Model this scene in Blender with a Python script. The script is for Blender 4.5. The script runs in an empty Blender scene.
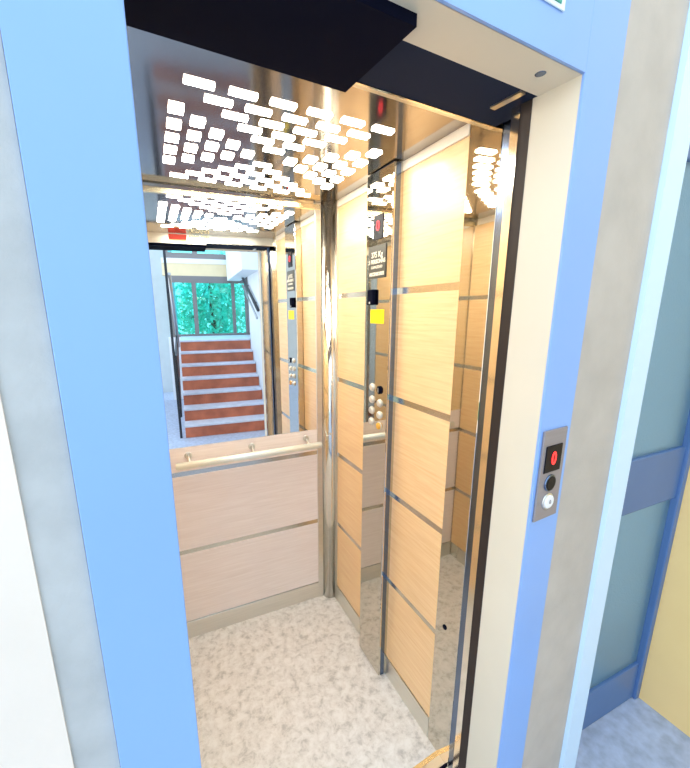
import bpy, bmesh, math, random
from mathutils import Matrix, Vector
SC = bpy.context.scene
COL = SC.collection
PI = math.pi

# ------------------------------------------------------------------ camera
CX, CY, CZ = -0.8476, -1.8032, 1.64257
YAW, PIT, ROL = 0.41452, -0.225518, -0.0071
FPX, PPX, PPY = 384.83, 322.35, 399.29
def add_camera():
    fw = Vector((math.sin(YAW)*math.cos(PIT), math.cos(YAW)*math.cos(PIT), math.sin(PIT)))
    r = Vector((math.cos(YAW), -math.sin(YAW), 0)); u = r.cross(fw)
    r2 = r*math.cos(ROL) + u*math.sin(ROL); u2 = -r*math.sin(ROL) + u*math.cos(ROL)
    cam = bpy.data.cameras.new('camera'); o = bpy.data.objects.new('camera', cam); COL.objects.link(o)
    M = Matrix((r2, u2, -fw)).transposed().to_4x4(); M.translation = (CX, CY, CZ)
    o.matrix_world = M
    cam.sensor_fit = 'AUTO'; cam.sensor_width = 36.0
    cam.lens = FPX*36.0/768.0
    cam.shift_x = (345-PPX)/768.0; cam.shift_y = (PPY-384)/768.0
    cam.clip_start = 0.02; cam.clip_end = 100
    SC.camera = o
add_camera()

# ------------------------------------------------------------------ daylight, exposure
SKY_STRENGTH = 2.8
CELL_STRENGTH = 32.0
w = bpy.data.worlds.new('sky'); SC.world = w; w.use_nodes = True
nt = w.node_tree; nt.nodes.clear()
out = nt.nodes.new('ShaderNodeOutputWorld'); bg = nt.nodes.new('ShaderNodeBackground')
tc = nt.nodes.new('ShaderNodeTexCoord'); sep = nt.nodes.new('ShaderNodeSeparateXYZ'); rp = nt.nodes.new('ShaderNodeValToRGB')
nt.links.new(tc.outputs['Generated'], sep.inputs[0]); nt.links.new(sep.outputs['Z'], rp.inputs[0])
rp.color_ramp.elements[0].position = 0.0; rp.color_ramp.elements[0].color = (0.86, 0.93, 1.0, 1)
rp.color_ramp.elements[1].position = 0.6; rp.color_ramp.elements[1].color = (0.62, 0.80, 1.0, 1)
nt.links.new(rp.outputs[0], bg.inputs['Color']); bg.inputs['Strength'].default_value = SKY_STRENGTH
nt.links.new(bg.outputs[0], out.inputs[0])
SC.view_settings.view_transform = 'Standard'; SC.view_settings.look = 'None'
SC.view_settings.exposure = 0.0; SC.view_settings.gamma = 1.0; SC.view_settings.use_curve_mapping = False
try:
    SC.cycles.max_bounces = 14; SC.cycles.glossy_bounces = 8; SC.cycles.diffuse_bounces = 6
    SC.cycles.transmission_bounces = 8; SC.cycles.transparent_max_bounces = 12
except Exception: pass

# ------------------------------------------------------------------ materials
def new_mat(name):
    m = bpy.data.materials.new(name); m.use_nodes = True
    return m, m.node_tree, m.node_tree.nodes['Principled BSDF']
def plain(name, col, rough=0.5, metal=0.0, spec=0.5, coat=0.0, bump=0.0, bscale=200, var=0.0, vscale=6, stretch=(1,1,1)):
    m, t, b = new_mat(name)
    b.inputs['Base Color'].default_value = (*col, 1); b.inputs['Roughness'].default_value = rough
    b.inputs['Metallic'].default_value = metal; b.inputs['Specular IOR Level'].default_value = spec
    b.inputs['Coat Weight'].default_value = coat; b.inputs['Coat Roughness'].default_value = 0.08
    tcn = t.nodes.new('ShaderNodeTexCoord'); mp = t.nodes.new('ShaderNodeMapping'); mp.inputs['Scale'].default_value = stretch
    t.links.new(tcn.outputs['Object'], mp.inputs[0])
    if var > 0:
        n = t.nodes.new('ShaderNodeTexNoise'); n.inputs['Scale'].default_value = vscale; n.inputs['Detail'].default_value = 6
        t.links.new(mp.outputs[0], n.inputs['Vector'])
        r = t.nodes.new('ShaderNodeValToRGB')
        r.color_ramp.elements[0].position = 0.3; r.color_ramp.elements[1].position = 0.7
        r.color_ramp.elements[0].color = (*[c*(1-var) for c in col], 1)
        r.color_ramp.elements[1].color = (*[min(1, c*(1+var*0.6)) for c in col], 1)
        t.links.new(n.outputs['Fac'], r.inputs[0]); t.links.new(r.outputs[0], b.inputs['Base Color'])
    if bump > 0:
        n2 = t.nodes.new('ShaderNodeTexNoise'); n2.inputs['Scale'].default_value = bscale; n2.inputs['Detail'].default_value = 4
        t.links.new(mp.outputs[0], n2.inputs['Vector'])
        bp = t.nodes.new('ShaderNodeBump'); bp.inputs['Strength'].default_value = bump; bp.inputs['Distance'].default_value = 0.002
        t.links.new(n2.outputs['Fac'], bp.inputs['Height']); t.links.new(bp.outputs[0], b.inputs['Normal'])
    return m
def emit(name, col, s):
    m, t, b = new_mat(name)
    b.inputs['Base Color'].default_value = (*col, 1)
    b.inputs['Emission Color'].default_value = (*col, 1); b.inputs['Emission Strength'].default_value = s
    return m
def wood(name, c0, c1, axis):
    m, t, b = new_mat(name)
    tcn = t.nodes.new('ShaderNodeTexCoord'); mp = t.nodes.new('ShaderNodeMapping')
    mp.inputs['Scale'].default_value = (3.0, 3.0, 70.0)
    t.links.new(tcn.outputs['Object'], mp.inputs[0])
    n = t.nodes.new('ShaderNodeTexNoise'); n.inputs['Scale'].default_value = 1.6; n.inputs['Detail'].default_value = 7; n.inputs['Roughness'].default_value = 0.6
    n.inputs['Distortion'].default_value = 0.4
    t.links.new(mp.outputs[0], n.inputs['Vector'])
    r = t.nodes.new('ShaderNodeValToRGB'); r.color_ramp.elements[0].position = 0.32; r.color_ramp.elements[1].position = 0.68
    r.color_ramp.elements[0].color = (*c0, 1); r.color_ramp.elements[1].color = (*c1, 1)
    t.links.new(n.outputs['Fac'], r.inputs[0]); t.links.new(r.outputs[0], b.inputs['Base Color'])
    b.inputs['Roughness'].default_value = 0.38; b.inputs['Specular IOR Level'].default_value = 0.5
    b.inputs['Coat Weight'].default_value = 0.25; b.inputs['Coat Roughness'].default_value = 0.15
    return m
M = {}
M['wood'] = wood('light_wood_laminate', (0.84, 0.555, 0.275), (0.95, 0.695, 0.39), 'y')
M['wood_cool_lit'] = wood('wood_laminate_cool_light_tint', (0.82, 0.72, 0.66), (0.91, 0.82, 0.77), 'x')  # same wood laminate, with the back wall's cool daylight put into the colour
M['mirror_steel'] = plain('mirror_polished_steel', (0.62, 0.58, 0.50), 0.03, 1.0)
M['ceiling_steel'] = plain('bronze_tinted_polished_steel', (0.36, 0.33, 0.30), 0.10, 1.0)
M['strip_steel'] = plain('brushed_strip_steel', (0.60, 0.56, 0.48), 0.22, 1.0)
M['bright_steel'] = plain('bright_steel', (0.80, 0.77, 0.70), 0.12, 1.0)
M['satin_steel'] = plain('satin_steel', (0.74, 0.72, 0.66), 0.30, 1.0, var=0.06, vscale=5, stretch=(1, 1, 30))
M['gold_steel'] = plain('warm_satin_trim', (0.85, 0.74, 0.50), 0.25, 1.0)
M['pale_rail'] = plain('pale_satin_rail', (0.82, 0.87, 0.81), 0.28, 0.35)
M['pale_frieze'] = plain('pale_anodised_frieze', (0.95, 0.92, 0.83), 0.35, 0.1)
M['blue_steel'] = plain('dark_blued_steel', (0.15, 0.20, 0.31), 0.2, 1.0)
M['mirror'] = plain('silvered_glass', (0.88, 0.90, 0.90), 0.0, 1.0)
M['black'] = plain('black_painted_metal', (0.003, 0.004, 0.014), 0.8, spec=0.05)
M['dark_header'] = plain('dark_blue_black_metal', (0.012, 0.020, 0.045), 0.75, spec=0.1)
M['brown_rubber'] = plain('dark_brown_rubber_seal', (0.022, 0.013, 0.010), 0.6)
M['frame_blue'] = plain('pale_blue_painted_steel', (0.245, 0.42, 0.80), 0.42, var=0.05, vscale=2)
M['post_blue'] = plain('very_pale_blue_paint', (0.62, 0.80, 0.98), 0.45)
M['cream'] = plain('cream_painted_steel', (0.70, 0.65, 0.52), 0.5, var=0.04, vscale=3)
M['plaster'] = plain('beige_stippled_plaster', (0.50, 0.445, 0.385), 0.8, bump=0.35, bscale=120, var=0.10, vscale=9)
M['plaster_grey'] = plain('grey_mortar_band', (0.46, 0.47, 0.46), 0.85, bump=0.5, bscale=90, var=0.12, vscale=14)
M['plaster_cream'] = plain('cream_plaster', (0.80, 0.70, 0.60), 0.8, bump=0.2, bscale=100, var=0.05, vscale=4)
M['yellow'] = plain('yellow_painted_plaster', (1.0, 0.67, 0.28), 0.7, bump=0.15, bscale=120, var=0.04, vscale=4)
M['white_wall'] = plain('white_painted_plaster', (0.80, 0.84, 0.88), 0.8, var=0.04, vscale=3)
M['beige_wall'] = plain('beige_painted_plaster', (0.80, 0.66, 0.42), 0.8, var=0.05)
M['grey_wall'] = plain('light_grey_plaster', (0.55, 0.58, 0.60), 0.8, var=0.05)
M['landing_floor'] = plain('blue_grey_terrazzo', (0.44, 0.50, 0.64), 0.45, var=0.22, vscale=28, bump=0.05)
M['door_blue'] = plain('steel_blue_door_paint', (0.085, 0.17, 0.36), 0.4, var=0.08, vscale=3)
M['terracotta'] = plain('terracotta_tile', (0.52, 0.15, 0.075), 0.4, var=0.35, vscale=5)
M['tread'] = plain('pale_marble_tread', (0.62, 0.66, 0.76), 0.4, var=0.12, vscale=12)
M['alu_grey'] = plain('grey_brown_window_aluminium', (0.22, 0.21, 0.21), 0.4, 0.3)
M['railing'] = plain('dark_painted_railing', (0.025, 0.03, 0.04), 0.4)
M['rail_tube'] = plain('brushed_handrail_tube', (0.45, 0.46, 0.48), 0.3, 0.8)
M['white_plastic'] = plain('white_plastic', (0.85, 0.85, 0.85), 0.35)
M['grey_plate'] = plain('brushed_grey_plate', (0.30, 0.27, 0.285), 0.42, 0.25, var=0.06, vscale=4, stretch=(1, 1, 40))
M['black_gloss'] = plain('black_glass', (0.008, 0.008, 0.012), 0.4, spec=0.15)
M['red_led'] = emit('red_led', (1.0, 0.03, 0.03), 1.6)
M['red_led_dim'] = emit('red_led_small', (1.0, 0.06, 0.08), 0.7)
M['dark_notice'] = plain('dark_grey_notice', (0.055, 0.055, 0.045), 0.4)
M['notice_text'] = plain('pale_notice_lettering', (0.72, 0.70, 0.60), 0.5)
M['yellow_sticker'] = plain('bright_yellow_sticker', (0.95, 0.78, 0.0), 0.5)
M['amber'] = plain('amber_button', (0.85, 0.45, 0.06), 0.35)
M['red_sticker'] = plain('red_sticker', (0.75, 0.06, 0.04), 0.5)
M['cream_sticker'] = plain('cream_sticker_band', (0.85, 0.65, 0.35), 0.5)
M['sign_green'] = plain('sign_green', (0.02, 0.28, 0.20), 0.5)
M['sign_white'] = plain('sign_white', (0.75, 0.88, 0.90), 0.5)
M['steel_button'] = plain('steel_button', (0.85, 0.82, 0.74), 0.28, 0.7)
M['cell'] = emit('warm_white_light_cell', (1.0, 0.94, 0.83), CELL_STRENGTH)
M['bark'] = plain('bark', (0.10, 0.075, 0.05), 0.9, var=0.3)
M['leaf'] = plain('haze_tinted_green_leaf', (0.30, 0.92, 0.70), 0.6, var=0.4, vscale=3)  # turquoise of the bright outdoor haze is put into the leaf colour
M['lawn'] = plain('pale_green_ground', (0.10, 0.35, 0.20), 0.9, var=0.3, vscale=2)

def floor_mat():
    m, t, b = new_mat('white_marbled_vinyl')
    tcn = t.nodes.new('ShaderNodeTexCoord')
    n = t.nodes.new('ShaderNodeTexNoise'); n.inputs['Scale'].default_value = 26; n.inputs['Detail'].default_value = 8; n.inputs['Roughness'].default_value = 0.72; n.inputs['Distortion'].default_value = 0.3
    t.links.new(tcn.outputs['Object'], n.inputs['Vector'])
    r = t.nodes.new('ShaderNodeValToRGB')
    e = r.color_ramp.elements
    e[0].position = 0.36; e[0].color = (0.50, 0.49, 0.46, 1)
    e[1].position = 0.60; e[1].color = (0.82, 0.81, 0.78, 1)
    x = e.new(0.47); x.color = (0.71, 0.69, 0.65, 1)
    t.links.new(n.outputs['Fac'], r.inputs[0]); t.links.new(r.outputs[0], b.inputs['Base Color'])
    b.inputs['Roughness'].default_value = 0.45
    return m
M['cabin_floor'] = floor_mat()
def frosted():
    m, t, b = new_mat('frosted_door_glass')
    b.inputs['Base Color'].default_value = (0.20, 0.36, 0.46, 1); b.inputs['Roughness'].default_value = 0.35
    b.inputs['Transmission Weight'].default_value = 0.55; b.inputs['IOR'].default_value = 1.45
    tcn = t.nodes.new('ShaderNodeTexCoord'); v = t.nodes.new('ShaderNodeTexVoronoi'); v.inputs['Scale'].default_value = 160
    t.links.new(tcn.outputs['Object'], v.inputs['Vector'])
    bp = t.nodes.new('ShaderNodeBump'); bp.inputs['Strength'].default_value = 0.25; bp.inputs['Distance'].default_value = 0.003
    t.links.new(v.outputs['Distance'], bp.inputs['Height']); t.links.new(bp.outputs[0], b.inputs['Normal'])
    return m
M['frosted'] = frosted()
def cyan_tinted_glass():
    m = bpy.data.materials.new('cyan_tinted_window_glass'); m.use_nodes = True; t = m.node_tree; t.nodes.clear()
    o = t.nodes.new('ShaderNodeOutputMaterial'); mx = t.nodes.new('ShaderNodeMixShader')
    tr = t.nodes.new('ShaderNodeBsdfTransparent'); gl = t.nodes.new('ShaderNodeBsdfGlossy')
    tr.inputs[0].default_value = (0.42, 0.93, 0.93, 1); gl.inputs['Roughness'].default_value = 0.02  # cyan tint puts the turquoise of sky and haze into the panes
    mx.inputs[0].default_value = 0.06
    t.links.new(tr.outputs[0], mx.inputs[1]); t.links.new(gl.outputs[0], mx.inputs[2]); t.links.new(mx.outputs[0], o.inputs[0])
    return m
M['glass'] = cyan_tinted_glass()

# ------------------------------------------------------------------ builders
TH = 0.0865                      # the landing's front is turned a few degrees to the cabin
CAB = Matrix.Identity(4)
LAN = Matrix.Translation((0, -1.28, 0)) @ Matrix.Rotation(TH, 4, 'Z')
def lan2world(s, t, z=0): return LAN @ Vector((s, t, z))

class MB:
    def __init__(self): self.bm = bmesh.new()
    def box(self, x0, x1, y0, y1, z0, z1, bevel=0.0, seg=2):
        b = bmesh.new()
        bmesh.ops.create_cube(b, size=1.0)
        for v in b.verts:
            v.co = Vector(((x0+x1)/2 + v.co.x*(x1-x0), (y0+y1)/2 + v.co.y*(y1-y0), (z0+z1)/2 + v.co.z*(z1-z0)))
        if bevel > 0: bmesh.ops.bevel(b, geom=b.edges[:], offset=bevel, segments=seg, affect='EDGES', profile=0.5)
        self._merge(b); return self
    def _merge(self, b, smooth=False):
        mp = {}
        for v in b.verts: mp[v] = self.bm.verts.new(v.co)
        for f in b.faces:
            try:
                nf = self.bm.faces.new([mp[v] for v in f.verts]); nf.smooth = smooth or f.smooth
            except ValueError: pass
        b.free()
    def prism(self, pts, z0, z1, smooth=False):
        b = bmesh.new()
        lo = [b.verts.new((x, y, z0)) for x, y in pts]; hi = [b.verts.new((x, y, z1)) for x, y in pts]
        n = len(pts)
        for i in range(n):
            f = b.faces.new((lo[i], lo[(i+1) % n], hi[(i+1) % n], hi[i])); f.smooth = smooth
        b.faces.new(lo[::-1]); b.faces.new(hi)
        bmesh.ops.recalc_face_normals(b, faces=b.faces[:])
        self._merge(b); return self
    def hexa(self, P):            # eight corners: bottom four, top four
        b = bmesh.new(); v = [b.verts.new(p) for p in P]
        for f in ((0,1,2,3),(4,5,6,7),(0,1,5,4),(1,2,6,5),(2,3,7,6),(3,0,4,7)): b.faces.new([v[i] for i in f])
        bmesh.ops.recalc_face_normals(b, faces=b.faces[:])
        self._merge(b); return self
    def tube(self, pts, r, n=16, caps=True, radii=None):
        b = bmesh.new(); pts = [Vector(p) for p in pts]; rings = []
        for i, p in enumerate(pts):
            d = (pts[min(i+1, len(pts)-1)] - pts[max(i-1, 0)]).normalized()
            a = d.orthogonal().normalized() if i == 0 else (ax - d*ax.dot(d)).normalized()
            ax = a; c = d.cross(a); rr = radii[i] if radii else r
            rings.append([b.verts.new(p + (a*math.cos(2*PI*k/n) + c*math.sin(2*PI*k/n))*rr) for k in range(n)])
        for A, B in zip(rings, rings[1:]):
            for k in range(n):
                f = b.faces.new((A[k], A[(k+1) % n], B[(k+1) % n], B[k])); f.smooth = True
        if caps: b.faces.new(rings[0][::-1]); b.faces.new(rings[-1])
        bmesh.ops.recalc_face_normals(b, faces=b.faces[:])
        self._merge(b); return self
    def disc(self, c, axis, r, h, n=28, dome=0.0):   # short round button standing along axis
        a = Vector(axis).normalized(); c = Vector(c)
        pts = [c, c+a*(h*0.6), c+a*(h*0.92), c+a*(h+dome)]
        return self.tube(pts, r, n, True, [r, r, r*0.93, r*0.78])
    def build(self, name, mat, parent=None, frame=CAB, base=None):
        me = bpy.data.meshes.new(name)
        bb = [v.co.copy() for v in self.bm.verts]
        if parent is not None: base = Vector(parent['_b'])
        elif base is None:
            base = Vector(((min(v.x for v in bb)+max(v.x for v in bb))/2, (min(v.y for v in bb)+max(v.y for v in bb))/2, min(v.z for v in bb)))
        base = Vector(base)
        for v in self.bm.verts: v.co -= base
        self.bm.to_mesh(me); self.bm.free(); me.update()
        o = bpy.data.objects.new(name, me); COL.objects.link(o)
        me.materials.append(M[mat] if isinstance(mat, str) else mat)
        o['_b'] = tuple(base)
        if parent is not None: o.parent = parent
        else: o.matrix_world = frame @ Matrix.Translation(base)
        return o
def B(*a, **k): return MB().box(*a, **k)
def empty(name, base, frame=CAB):
    o = bpy.data.objects.new(name, None); COL.objects.link(o); o.empty_display_size = 0.05
    o['_b'] = tuple(base); o.matrix_world = frame @ Matrix.Translation(Vector(base)); return o
def tag(o, label, cat, group=None):
    o['label'] = label; o['category'] = cat
    if group: o['group'] = group
    return o
def struct(o, label=None, cat=None):
    o['kind'] = 'structure'
    if label: o['label'] = label
    if cat: o['category'] = cat
    return o
def text_mesh(name, body, size, mat, mtx, parent, extrude=0.0008, bold=0.0, sx=1.0):
    cu = bpy.data.curves.new(name+'_c', 'FONT'); cu.body = body; cu.size = size; cu.align_x = 'CENTER'; cu.align_y = 'CENTER'
    cu.extrude = extrude; cu.offset = bold
    tmp = bpy.data.objects.new(name+'_t', cu); COL.objects.link(tmp)
    dg = bpy.context.evaluated_depsgraph_get(); dg.update()
    me = bpy.data.meshes.new_from_object(tmp.evaluated_get(dg))
    bpy.data.objects.remove(tmp); bpy.data.curves.remove(cu)
    me.transform(Matrix.Diagonal((sx, 1, 1, 1)))
    me.transform(Matrix.Translation(-Vector(parent['_b'])) @ mtx)
    me.name = name; me.materials.clear(); me.materials.append(M[mat])
    o = bpy.data.objects.new(name, me); COL.objects.link(o); o.parent = parent; o['_b'] = parent['_b']
    return o

# ================================================================== CABIN SHELL
XL = -0.900; YF = -1.0; ZC = 2.137
ZS = (1.7116, 1.3048, 0.9011, 0.4933); ZB = 0.10; ZM = 1.03; ZT = 2.105
a_, b_, c_, d_ = -0.072, -0.40, -0.57, -0.886
SH = 0.0115                         # half height of the steel strips between panels

o = struct(MB().prism([(XL-.03, .03), (.03, .03), (.03, -.945), (-.02, -.945), (XL-.03, -1.02)], -.04, 0.0).build('cabin_floor', 'cabin_floor'),
           'white grey marbled floor of the lift cabin', 'floor')

def panel_bands(z_lo, z_hi):
    zs = [z_lo] + [z for z in sorted(ZS) if z_lo+.02 < z < z_hi-.02] + [z_hi]
    out = []
    for i in range(len(zs)-1):
        lo = zs[i] + (SH if i > 0 else 0); hi = zs[i+1] - (SH if i < len(zs)-2 else 0)
        out.append((lo, hi))
    return out, zs[1:-1]

# right wall
WR = struct(B(.004, .04, -1.0, .04, 0, ZC+.02).build('wall_right', 'bright_steel', base=(0, -.5, 0)), 'right wall of the lift cabin in light wood panels with steel strips', 'wall')
for (y1, y0) in ((a_, b_), (c_, d_)):
    bands, strips = panel_bands(ZB, ZT)
    for lo, hi in bands: B(0, .005, y0, y1, lo, hi, bevel=.0008, seg=1).build('wood_panel', 'wood', WR)
    for z in strips: B(.0015, .005, y0, y1, z-SH, z+SH).build('steel_strip', 'strip_steel', WR)
B(-.003, .005, d_, a_, 0, ZB-.004, bevel=.001, seg=1).build('skirting', 'satin_steel', WR)
B(-.004, .005, d_-.0, -.03, ZT+.002, ZC, bevel=.001, seg=1).build('frieze', 'pale_frieze', WR)
B(-.0015, .005, -1.0, d_-.001, 0, ZC, bevel=.001, seg=1).build('steel_pilaster', 'mirror_steel', WR)
MB().disc((-.0015, -.933, .558), (-1, 0, 0), .009, .003).build('keyhole', 'black', WR)['label'] = 'small black round keyhole'

# left wall (seen in the steel reflections)
WL = struct(B(XL-.04, XL-.004, -1.03, .04, 0, ZC+.02).build('wall_left', 'bright_steel', base=(XL, -.5, 0)), 'left wall of the lift cabin in light wood panels', 'wall')
for (y1, y0) in ((-.006, -.48), (-.50, -.90)):
    bands, strips = panel_bands(ZB, ZT)
    for lo, hi in bands: B(XL-.005, XL, y0, y1, lo, hi).build('wood_panel', 'wood', WL)
    for z in strips: B(XL-.005, XL-.0015, y0, y1, z-SH, z+SH).build('steel_strip', 'strip_steel', WL)
B(XL-.005, XL+.003, -.90, a_, 0, ZB-.004).build('skirting', 'satin_steel', WL)
B(XL-.005, XL+.004, -.90, -.03, ZT+.002, ZC).build('frieze', 'pale_frieze', WL)
B(XL-.005, XL+.0015, -1.03, -.901, 0, ZC).build('steel_pilaster', 'mirror_steel', WL)

# back wall
WB = struct(B(XL-.04, .04, .005, .05, 0, ZC+.02).build('wall_back', 'bright_steel', base=(-.45, 0, 0)), 'back wall of the lift cabin, wood panels coloured for cool daylight below the mirror', 'wall')
bands, strips = panel_bands(ZB, ZM)
for lo, hi in bands: B(XL, -.085, 0, .006, lo, hi, bevel=.0008, seg=1).build('wood_panel', 'wood_cool_lit', WB)
for z in strips: B(XL, -.085, .0015, .006, z-SH, z+SH).build('steel_strip', 'strip_steel', WB)
B(XL, -.06, -.004, .006, 0, ZB-.004, bevel=.001, seg=1).build('skirting', 'satin_steel', WB)

# mirror on the back wall
t = tag(empty('mirror', (-.48, .004, ZM)), 'large wall mirror reflecting the stairs, above the handrail', 'mirror')
B(XL, -.085, .000, .005, ZM+.002, ZT).build('mirror_glass', 'mirror', t)
B(XL, -.06, -.008, .005, ZT, ZT+.024, bevel=.002).build('top_trim', 'gold_steel', t)

# corner posts
def corner_post(sx, x):
    ob = empty('corner_post', (x, 0, 0))
    f = lambda px: x + sx*px
    def PR(pts, name, mat): MB().prism([(f(p), q) for p, q in pts], 0, ZC-.001, smooth=False).build(name, mat, ob)
    PR([(.086, .004), (.086, -.004), (.058, -.006), (.058, .004)], 'flat_flange', 'satin_steel')
    arc = [(.058, .004)] + [(.058*math.cos(u), -.006-.030*math.sin(u)) for u in [i*PI/2/8 for i in range(9)]]
    pts = [(.056, .003)]
    for i in range(13):
        u = i/12*PI/2
        pts.append((.058-.046*math.sin(u)*1.0 if False else .010+.046*math.cos(u), -.008-.040*math.sin(u)))
    pts += [(.004, -.048), (-.003, -.048), (-.003, .003)]
    m = MB().prism([(f(p), q) for p, q in pts], 0, ZC-.001, smooth=True); m.build('rounded_column', 'bright_steel', ob)
    PR([(-.003, -.049), (.006, -.049), (.004, -.073), (-.003, -.073)], 'side_flange', 'satin_steel')
    return ob
t = corner_post(-1, 0.0); struct(t, 'polished steel post in the back right corner of the cabin', 'post')
MB().disc((-.030, -.046, 1.01), (-.6, -.8, 0), .006, .003).build('screw', 'satin_steel', t)

# handrail
t = tag(empty('handrail', (-.44, 0, .96)), 'pale steel handrail below the mirror on the back wall', 'handrail')
x0, x1 = -.797, -.088
MB().tube([(x0-.004, -.055, .962), (x0, -.055, .962), (x1, -.055, .962), (x1+.004, -.055, .962)], .0165, 24, True, [.010, .0165, .0165, .010]).build('rail', 'pale_rail' if 'pale_rail' in M else 'bright_steel', t)
for x in (-.74, -.44, -.15):
    MB().tube([(x, -.050, .958), (x, -.030, .975), (x, -.001, .990)], .006, 12).disc((x, .0005, .990), (0, -1, 0), .017, .005).build('bracket', 'satin_steel', t)

# ceiling and light panel
o = struct(B(XL-.04, .04, -1.08, .05, ZC, ZC+.03).build('ceiling', 'ceiling_steel', base=(-.44, -.5, ZC)), 'dark mirror polished ceiling of the lift cabin', 'ceiling')
t = tag(empty('light_panel', (-.43, -.45, ZC-.002)), 'polished ceiling light panel of many small glowing rectangles in four triangles', 'ceiling light')
K = (ZC-.004-CZ)/(2.15-CZ)
def cell(x, y, wx, wy):
    x = CX+(x-CX)*K; y = CY+(y-CY)*K; wx *= K; wy *= K
    sl = .075
    P = []
    for z in (ZC-.004, ZC-.0005):
        for sx, sy in ((-1,-1),(1,-1),(1,1),(-1,1)): P.append((x+sx*wx/2, y+sy*wy/2+sl*sx*wx/2, z))
    MB().hexa(P).build('light_cell', 'cell', t)
for k, yr in enumerate((-.738, -.679, -.622, -.566, -.512, -.456)):
    n = 6-k
    for j in range(n):
        x = -.431+.002*k+.1035*(j-(n-1)/2); cell(x, yr+.072*(x+.43), .068, .0225)
for k in range(5):
    n = 5-k
    for j in range(n):
        cell(-.731+.0595*k, -.428+.009*k+.0945*(j-(n-1)/2), .037, .047)
        cell(-.106-.0585*k, -.372-.003*k+.0945*(j-(n-1)/2), .037, .047)
for k, yr in enumerate((-.060, -.112, -.163, -.214, -.265, -.316)):
    n = 6-k
    for j in range(n):
        x = -.422+.106*(j-(n-1)/2); cell(x, yr+.10*(x+.42), .066, .0195)

# front header of the cabin and its sill
t = struct(empty('trim_1', (-.45, .31, 2.07), LAN), 'steel header over the cabin doorway', 'trim')
B(-1.0, .12, .300, .320, 2.0905, ZC+.02).build('header', 'satin_steel', t)
B(-1.0, -.425, .2975, .320, 2.077, 2.0905).build('header', 'satin_steel', t)
B(-1.0, .12, .2985, .303, 2.0875, 2.096).build('header_lip', 'bright_steel', t)
t = tag(empty('red_sticker', (-.57, .3205, 2.085), LAN), 'small red and cream notice sticker above the doorway, seen in the mirror', 'sticker')
B(-.655, -.545, .3202, .3212, 2.100, 2.134).build('red_field', 'red_sticker', t)
B(-.655, -.545, .3202, .3214, 2.093, 2.101).build('cream_band', 'cream_sticker', t)
B(-.53, -.40, .3202, .3210, 2.096, 2.130).build('blank_field', 'gold_steel', t)
t = struct(empty('trim_2', (-.45, .25, -.02), LAN), 'grooved metal sill of the lift doorway', 'sill')
B(-.92, .10, .235, .342, -.03, -.001).build('sill_base', 'satin_steel', t); B(-.92, .10, .326, .342, -.001, .0006).build('sill_edge', 'gold_steel', t)
for y in (.245, .272, .299): B(-.92, .10, y, y+.009, -.001, .0015).build('sill_rib', 'satin_steel', t)
B(-.92, .10, .256, .268, -.001, .0002).build('sill_groove', 'black', t); B(-.92, .10, .283, .295, -.001, .0002).build('sill_groove', 'black', t)
B(-.92, .04, .10, .225, -.03, -.0005).build('landing_sill', 'blue_steel', t)

# control panel column on the right wall
CT = .040; y0, y1 = -.584, -.405; XF = -CT
t = tag(empty('control_panel', (-.02, -.495, 0)), 'tall mirror steel control panel column with buttons on the right wall', 'control panel')
B(XF, .004, y0, y1, .004, ZC-.003, bevel=.003, seg=2).build('faceplate', 'mirror_steel', t)
B(-.030, -.012, y0-.0015, y0+.001, .006, ZC-.005).build('edge_moulding', 'blue_steel', t)
dsp = B(XF-.003, XF+.001, -.527, -.462, 1.900, 1.985, bevel=.001, seg=1).build('display', 'black_gloss', t)
RX = Matrix(((0, 0, -1, 0), (-1, 0, 0, 0), (0, 1, 0, 0), (0, 0, 0, 1)))       # text facing -x, reading along -y
text_mesh('floor_digit', '0', .050, 'red_led_dim', Matrix.Translation((XF-.0042, -.495, 1.945)) @ RX, dsp)
def cop_button(y, z, r, mat, name='button'):
    rg = MB().disc((XF+.001, y, z), (-1, 0, 0), r*1.25, .004).build(name, 'satin_steel', t)
    MB().disc((XF-.002, y, z), (-1, 0, 0), r, .006, dome=.001).build('button_cap', mat, rg)
for z in (1.339, 1.288, 1.242, 1.195): cop_button(-.475, z, .0135, 'steel_button')
for z in (1.284, 1.235): cop_button(-.535, z, .0135, 'steel_button')
cop_button(-.535, 1.190, .014, 'amber')
k = MB().disc((XF+.001, -.532, 1.337), (-1, 0, 0), .016, .008).build('key_switch', 'black', t); k['label'] = 'black key switch'
B(XF-.010, XF-.006, -.535, -.529, 1.328, 1.346).build('key_slot', 'satin_steel', k)

# notice, reader, sticker on the control column
t = tag(empty('notice_plate', (XF, -.49, 1.755)), 'dark grey capacity plate with pale lettering on the control column', 'notice')
B(XF-.003, XF-.0001, -.552, -.432, 1.762, 1.880, bevel=.0008, seg=1).build('plate', 'dark_notice', t)
for s_, z, sz, bo in (('375 Kg', 1.846, .028, .0006), ('5 PERSONAS', 1.822, .021, .0005), ('CAPACIDAD', 1.802, .014, .0003), ('ASCENSORES', 1.777, .0175, .0006)):
    text_mesh('lettering', s_, sz, 'notice_text', Matrix.Translation((XF-.0036, -.492, z)) @ RX, t, .0004, bo)
t = tag(empty('card_reader', (XF, -.463, 1.66)), 'small black upright reader box above the yellow sticker', 'reader')
B(XF-.014, XF-.0001, -.485, -.441, 1.664, 1.722, bevel=.003).build('housing', 'black', t)
MB().disc((XF-.0135, -.463, 1.672), (-1, 0, 0), .004, .002).build('indicator', 'white_plastic', t)
t = tag(empty('yellow_sticker', (XF, -.5, 1.59)), 'bright yellow square sticker on the control column', 'sticker')
B(XF-.0012, XF-.0001, -.547, -.450, 1.594, 1.647).build('backing', 'yellow_sticker', t)

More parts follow.
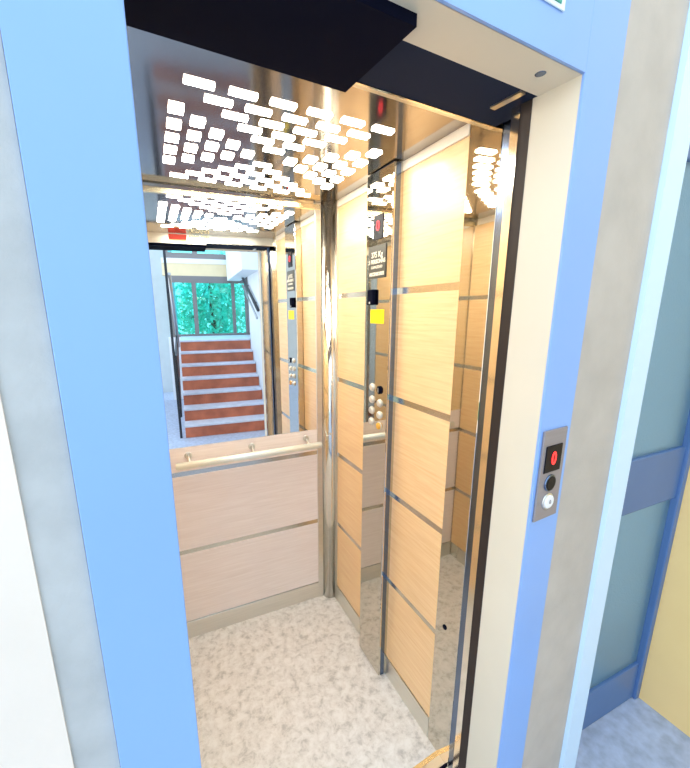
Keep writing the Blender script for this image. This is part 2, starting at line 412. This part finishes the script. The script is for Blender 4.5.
# ================================================================== LIFT DOORWAY ON THE LANDING
SR, SL, SO, SLO = -.040, -.838, .083, -.944
T0, T1, T2 = .058, .149, .160
ZD = 2.080
t = struct(empty('door_1', (-.44, T0, 0), LAN), 'pale blue steel frame of the lift doorway with cream inner faces', 'door frame')
B(SR, SO, T0-.003, T0+.004, 0, 2.95, bevel=.0012, seg=1).build('jamb_face', 'frame_blue', t)
B(SLO, SL, T0-.003, T0+.004, 0, 2.95, bevel=.0012, seg=1).build('jamb_face', 'frame_blue', t)
B(SL, SR, T0-.003, T0+.004, ZD, 2.95).build('lintel_face', 'frame_blue', t)
B(SR, SR+.05, T0+.003, T2, 0, ZD+.04).build('jamb_reveal', 'cream', t)
B(SL-.05, SL, T0+.003, T2, 0, ZD+.04).build('jamb_reveal', 'cream', t)
B(SL, SR, T0+.003, T1, ZD, ZD+.04).build('soffit', 'cream', t)
MB().disc((-.112, T0+.040, ZD+.001), (0, 0, -1), .010, .002).build('screw_hole', 'blue_steel', t)
B(SR-.001, SR+.05, T2, T2+.026, 0, ZD+.04).build('door_seal', 'brown_rubber', t)
B(SL-.05, SL+.001, T2, T2+.026, 0, ZD+.04).build('door_seal', 'brown_rubber', t)
B(SR-.003, SR+.05, T2+.026, .207, 0, ZD+.04).build('inner_jamb', 'bright_steel', t)
B(SL-.05, SL+.003, T2+.026, .290, 0, ZD+.04).build('inner_jamb', 'bright_steel', t)
t = struct(empty('trim_3', (-.44, .2, ZD), LAN), 'dark stepped underside of the landing door header', 'trim')
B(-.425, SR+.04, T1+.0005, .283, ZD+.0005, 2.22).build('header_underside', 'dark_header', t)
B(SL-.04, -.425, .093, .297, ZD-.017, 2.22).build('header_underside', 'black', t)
B(-.092, -.076, .153, .226, ZD-.003, ZD+.001).build('track_lip', 'satin_steel', t)
B(SL-.1, SR+.1, .283, .299, 2.15, 2.22).build('shaft_cover', 'black', t)
t = struct(empty('trim_4', (.02, -1.05, 0)), 'dark blued steel edge of the cabin doorway', 'trim')
B(.000, .035, -1.085, -1.001, 0, ZC).build('car_jamb', 'blue_steel', t)
B(.010, .040, -1.12, -1.086, 0, ZC+.05).build('shaft_side', 'satin_steel', t)

# hall call panel
def SZ(z): return CZ+(z-CZ)*1.13
def SS(q): return -.8896+(q+.8896)*1.13
t = tag(empty('call_panel', (.028, T0-.004, 1.12), LAN), 'grey steel call plate with red floor display on the right door jamb', 'call panel')
HY = T0-.0033
B(SS(-.129), SS(-.047), HY-.005, HY, SZ(1.192), SZ(1.398), bevel=.0012, seg=1).build('plate', 'grey_plate', t)
dsp = B(SS(-.118), SS(-.061), HY-.0075, HY-.0045, SZ(1.303), SZ(1.364), bevel=.0014, seg=1).build('display', 'black_gloss', t)
FX = Matrix(((1, 0, 0, 0), (0, 0, -1, 0), (0, 1, 0, 0), (0, 0, 0, 1)))       # text facing -t
PX = SS(-.0895)
text_mesh('floor_digit', '0', .044, 'red_led', Matrix.Translation((PX, HY-.0083, SZ(1.333))) @ FX, dsp, .0005, .0012, .85)
MB().disc((PX, HY-.004, SZ(1.277)), (0, -1, 0), .022, .005).build('indicator', 'blue_steel', t)
MB().disc((PX, HY-.0075, SZ(1.277)), (0, -1, 0), .0185, .003).build('indicator_lens', 'black_gloss', t)
rg = MB().disc((PX, HY-.004, SZ(1.234)), (0, -1, 0), .0215, .005).build('button', 'satin_steel', t)
MB().disc((PX, HY-.0075, SZ(1.234)), (0, -1, 0), .0175, .005).build('button_cap', 'white_plastic', rg)
text_mesh('button_mark', '0', .015, 'grey_plate', Matrix.Translation((PX, HY-.0130, SZ(1.234))) @ FX, rg, .0006)

# sign over the doorway
t = tag(empty('exit_sign', (-.29, T0-.004, 2.148), LAN), 'green sign with white border above the lift doorway', 'sign')
B(-.455, -.129, HY-.003, HY, 2.148, 2.32, bevel=.001, seg=1).build('plate', 'sign_white', t)
B(-.442, -.142, HY-.0045, HY-.0025, 2.155, 2.307).build('green_field', 'sign_green', t)

# ================================================================== LANDING
struct(MB().prism([(-3.2, -5.6), (1.4, -5.6), (1.4, .45), (.25, .45), (.25, .098), (-3.2, .098)], -.06, -.001).build('floor', 'landing_floor', frame=LAN), 'blue grey floor of the landing', 'floor')
struct(B(SO+.001, SS(.182), T0, .19, 0, 2.95).build('wall_front', 'plaster', frame=LAN), 'beige stippled plaster wall right of the lift doorway', 'wall')
struct(B(-3.2, -.996, T0, .25, 0, 2.95).build('wall_front', 'plaster_cream', frame=LAN), 'cream plaster wall left of the lift doorway', 'wall')
struct(B(-.996, SLO-.001, T0+.003, .25, 0, 2.95).build('trim_5', 'plaster_grey', frame=LAN), 'grey mortar band between the cream wall and the lift frame', 'trim')
t = struct(empty('door_2', (.6, -1.12, 0)), 'steel blue door with frosted glass to the right of the lift', 'door')
q0, q1 = SS(.183), SS(.262)
MB().prism([tuple((LAN @ Vector((q, v, 0)))[:2]) for q, v in ((q0, T0-.013), (q1, T0-.013), (q1, .17), (q0, .17))], 0, 2.95).build('frame_post', 'post_blue', t)
YD = -1.12
B(.40, .935, YD, YD+.04, 0.004, .185, bevel=.004).build('bottom_rail', 'door_blue', t)
B(.40, .935, YD, YD+.04, .945, 1.150, bevel=.004).build('middle_rail', 'door_blue', t)
B(.40, .935, YD, YD+.04, 2.05, 2.20, bevel=.004).build('top_rail', 'door_blue', t)
B(.905, .935, YD-.012, YD+.04, 0.004, 2.2, bevel=.004).build('stile', 'door_blue', t)
B(.40, .44, YD, YD+.04, 0.004, 2.2, bevel=.004).build('stile', 'door_blue', t)
B(.435, .91, YD+.012, YD+.020, .18, .95).build('lower_pane', 'frosted', t)
B(.435, .91, YD+.012, YD+.020, 1.145, 2.06).build('upper_pane', 'frosted', t)
struct(B(.937, 1.02, -3.4, -1.05, 0, 2.9).build('wall_right', 'yellow'), 'yellow painted wall at the right of the landing', 'wall')

# stairs seen in the mirror
ST, RH, TG = -2.087, .171, .234; S0, S1 = -.726, .394
t = tag(empty('staircase', (-.17, ST, 0), LAN), 'flight of terracotta stairs with pale treads, reflected in the mirror', 'stairs')
for i in range(7):
    ty = ST-i*TG
    B(S0, S1, ty-TG-.02 if i < 6 else ty-1.1, ty, i*RH if i else 0.0, (i+1)*RH-.028).build('riser', 'terracotta', t)
    B(S0-.006, S1, ty-TG-.005 if i < 6 else ty-1.1, ty+.014, (i+1)*RH-.028, (i+1)*RH, bevel=.004).build('tread', 'tread', t)
struct(B(.40, .47, -3.49, -2.05, 0, 3.2).build('wall_stair_right', 'white_wall', frame=LAN), 'white wall on the right of the stairs', 'wall')
struct(B(.47, 1.3, -2.2, -2.05, 0, 2.9).build('wall_landing_back', 'white_wall', frame=LAN), 'white wall beside the stairs', 'wall')
struct(B(-3.2, -.78, -5.5, -5.4, 0, 3.0).build('wall_landing_far', 'grey_wall', frame=LAN), 'light grey wall at the far left end of the landing', 'wall')
struct(B(.17, .399, -4.5, -2.4, 2.20, 2.95).build('trim_6', 'white_wall', frame=LAN), 'white underside of the flight above the stairs', 'trim')
# window wall
struct(B(.396, .558, -4.59, -3.50, 1.05, 1.197).build('floor_half_landing', 'tread', frame=LAN), 'pale floor edge of the half landing', 'floor')
struct(B(.56, .63, -4.75, -3.45, 0, 3.2).build('wall_stair_landing', 'white_wall', frame=LAN), 'white side wall of the half landing by the window', 'wall')
TW = -4.6
struct(B(-.95, .60, TW-.15, TW+.0, 2.285, 2.50).build('wall_window_spandrel', 'beige_wall', frame=LAN), 'beige wall band between the two stair windows', 'wall')
struct(B(-.95, .60, TW-.15, TW+.012, 2.50, 2.585).build('trim_7', 'white_wall', frame=LAN), 'white ledge under the upper stair window', 'trim')
struct(B(-.95, .60, TW-.15, TW+.0, 0, 1.185).build('wall_window_sill', 'white_wall', frame=LAN), 'white wall under the stair window', 'wall')
t = struct(empty('window_1', (-.15, TW, 1.19), LAN), 'large lower stair window looking onto trees', 'window')
B(-.90, .60, TW-.06, TW, 1.185, 1.235).build('bottom_frame', 'alu_grey', t)
B(-.90, .60, TW-.06, TW, 2.165, 2.285).build('top_frame', 'alu_grey', t)
for x, w_ in ((-.86, .07), (-.43, .075), (.275, .06), (.52, .06)): B(x-w_/2, x+w_/2, TW-.06, TW+.001, 1.235, 2.165).build('mullion', 'alu_grey', t)
for x0, x1 in ((-.825, -.467), (-.393, .245), (.305, .49)): B(x0, x1, TW-.034, TW-.028, 1.235, 2.165).build('pane', 'glass', t)
t = struct(empty('window_2', (-.15, TW, 2.585), LAN), 'upper stair window showing blue sky', 'window')
B(-.90, .60, TW-.06, TW, 2.585, 2.68).build('bottom_frame', 'alu_grey', t)
B(-.90, .60, TW-.06, TW, 3.3, 3.4).build('top_frame', 'alu_grey', t)
for x, w_ in ((-.86, .07), (-.37, .09), (.26, .10)): B(x-w_/2, x+w_/2, TW-.06, TW+.001, 2.68, 3.3).build('mullion', 'alu_grey', t)
for x0, x1 in ((-.825, -.415), (-.325, .21)): B(x0, x1, TW-.034, TW-.028, 2.68, 3.3).build('pane', 'glass', t)

# railings seen in the mirror
t = tag(empty('stair_railing', (-.78, -2.1, 0), LAN), 'black stair railing with tall post left of the stairs, in the mirror', 'railing')
B(-.800, -.770, -2.125, -2.095, 0, 2.9).build('post', 'railing', t)
MB().hexa([(-.775,-2.12,.28),(-.750,-2.12,.28),(-.750,-3.45,1.25),(-.775,-3.45,1.25),(-.775,-2.12,1.10),(-.750,-2.12,1.10),(-.750,-3.45,1.36),(-.775,-3.45,1.36)]).build('side_plate', 'railing', t)
MB().tube([(-.755, -2.13, 2.10), (-.750, -3.33, 1.12)], .022, 14).build('handrail_tube', 'rail_tube', t)
t = tag(empty('wall_handrail', (.37, -3, 1.9), LAN), 'dark sloping handrail on the white wall right of the stairs, in the mirror', 'handrail')
MB().tube([(.355, -3.75, 2.20), (.365, -2.40, 1.66)], .022, 14).build('rail', 'railing', t)
MB().tube([(.340, -3.72, 2.08), (.345, -2.40, 1.55)], .016, 14).build('lower_rail', 'rail_tube', t)
for y, z in ((-3.4, 2.06), (-2.7, 1.78)): MB().tube([(.36, y, z), (.399, y, z-.01)], .009, 10).build('bracket', 'railing', t)

# trees beyond the window
random.seed(4)
def tree(cx, cy, zc, rx, ry, rz, n, label):
    ob = tag(empty('tree', (cx, cy, -1.0), LAN), label, 'tree', 'trees beyond the stair window')
    MB().tube([(cx, cy, -1.0), (cx+.05, cy, zc-rz*.5), (cx-.03, cy+.02, zc+rz*.5)], .09, 12, True, [.12, .09, .03]).build('trunk', 'bark', ob)
    m = MB()
    for i in range(n):
        while True:
            v = Vector([random.uniform(-1, 1) for _ in range(3)])
            if v.length < 1: break
        v = v*(0.55+.45*random.random())
        p = Vector((cx+v.x*rx, cy+v.y*ry, zc+v.z*rz))
        a = Vector([random.gauss(0, 1) for _ in range(3)]).normalized(); bdir = a.orthogonal().normalized()
        L_ = random.uniform(.07, .13); W_ = L_*.45
        vs = [m.bm.verts.new(p+q) for q in (-a*L_, bdir*W_, a*L_, -bdir*W_)]
        m.bm.faces.new(vs)
    m.build('foliage', 'leaf', ob)
tree(-1.75, -7.6, 1.9, 1.15, .9, 1.9, 2200, 'pale green tree outside the left pane of the stair window')
tree(.15, -9.8, 1.75, 1.6, 1.0, 1.8, 2800, 'pale green tree outside the wide middle pane of the stair window')
tree(2.2, -7.7, 1.6, 1.5, .9, 1.7, 2000, 'pale green tree outside the right end of the stair window')
struct(B(-8, 8, -16, -5.7, -1.1, -1.0).build('ground', 'lawn', frame=LAN), 'green ground outside the stair window', 'ground')

for o in bpy.data.objects:
    if '_b' in o: del o['_b']
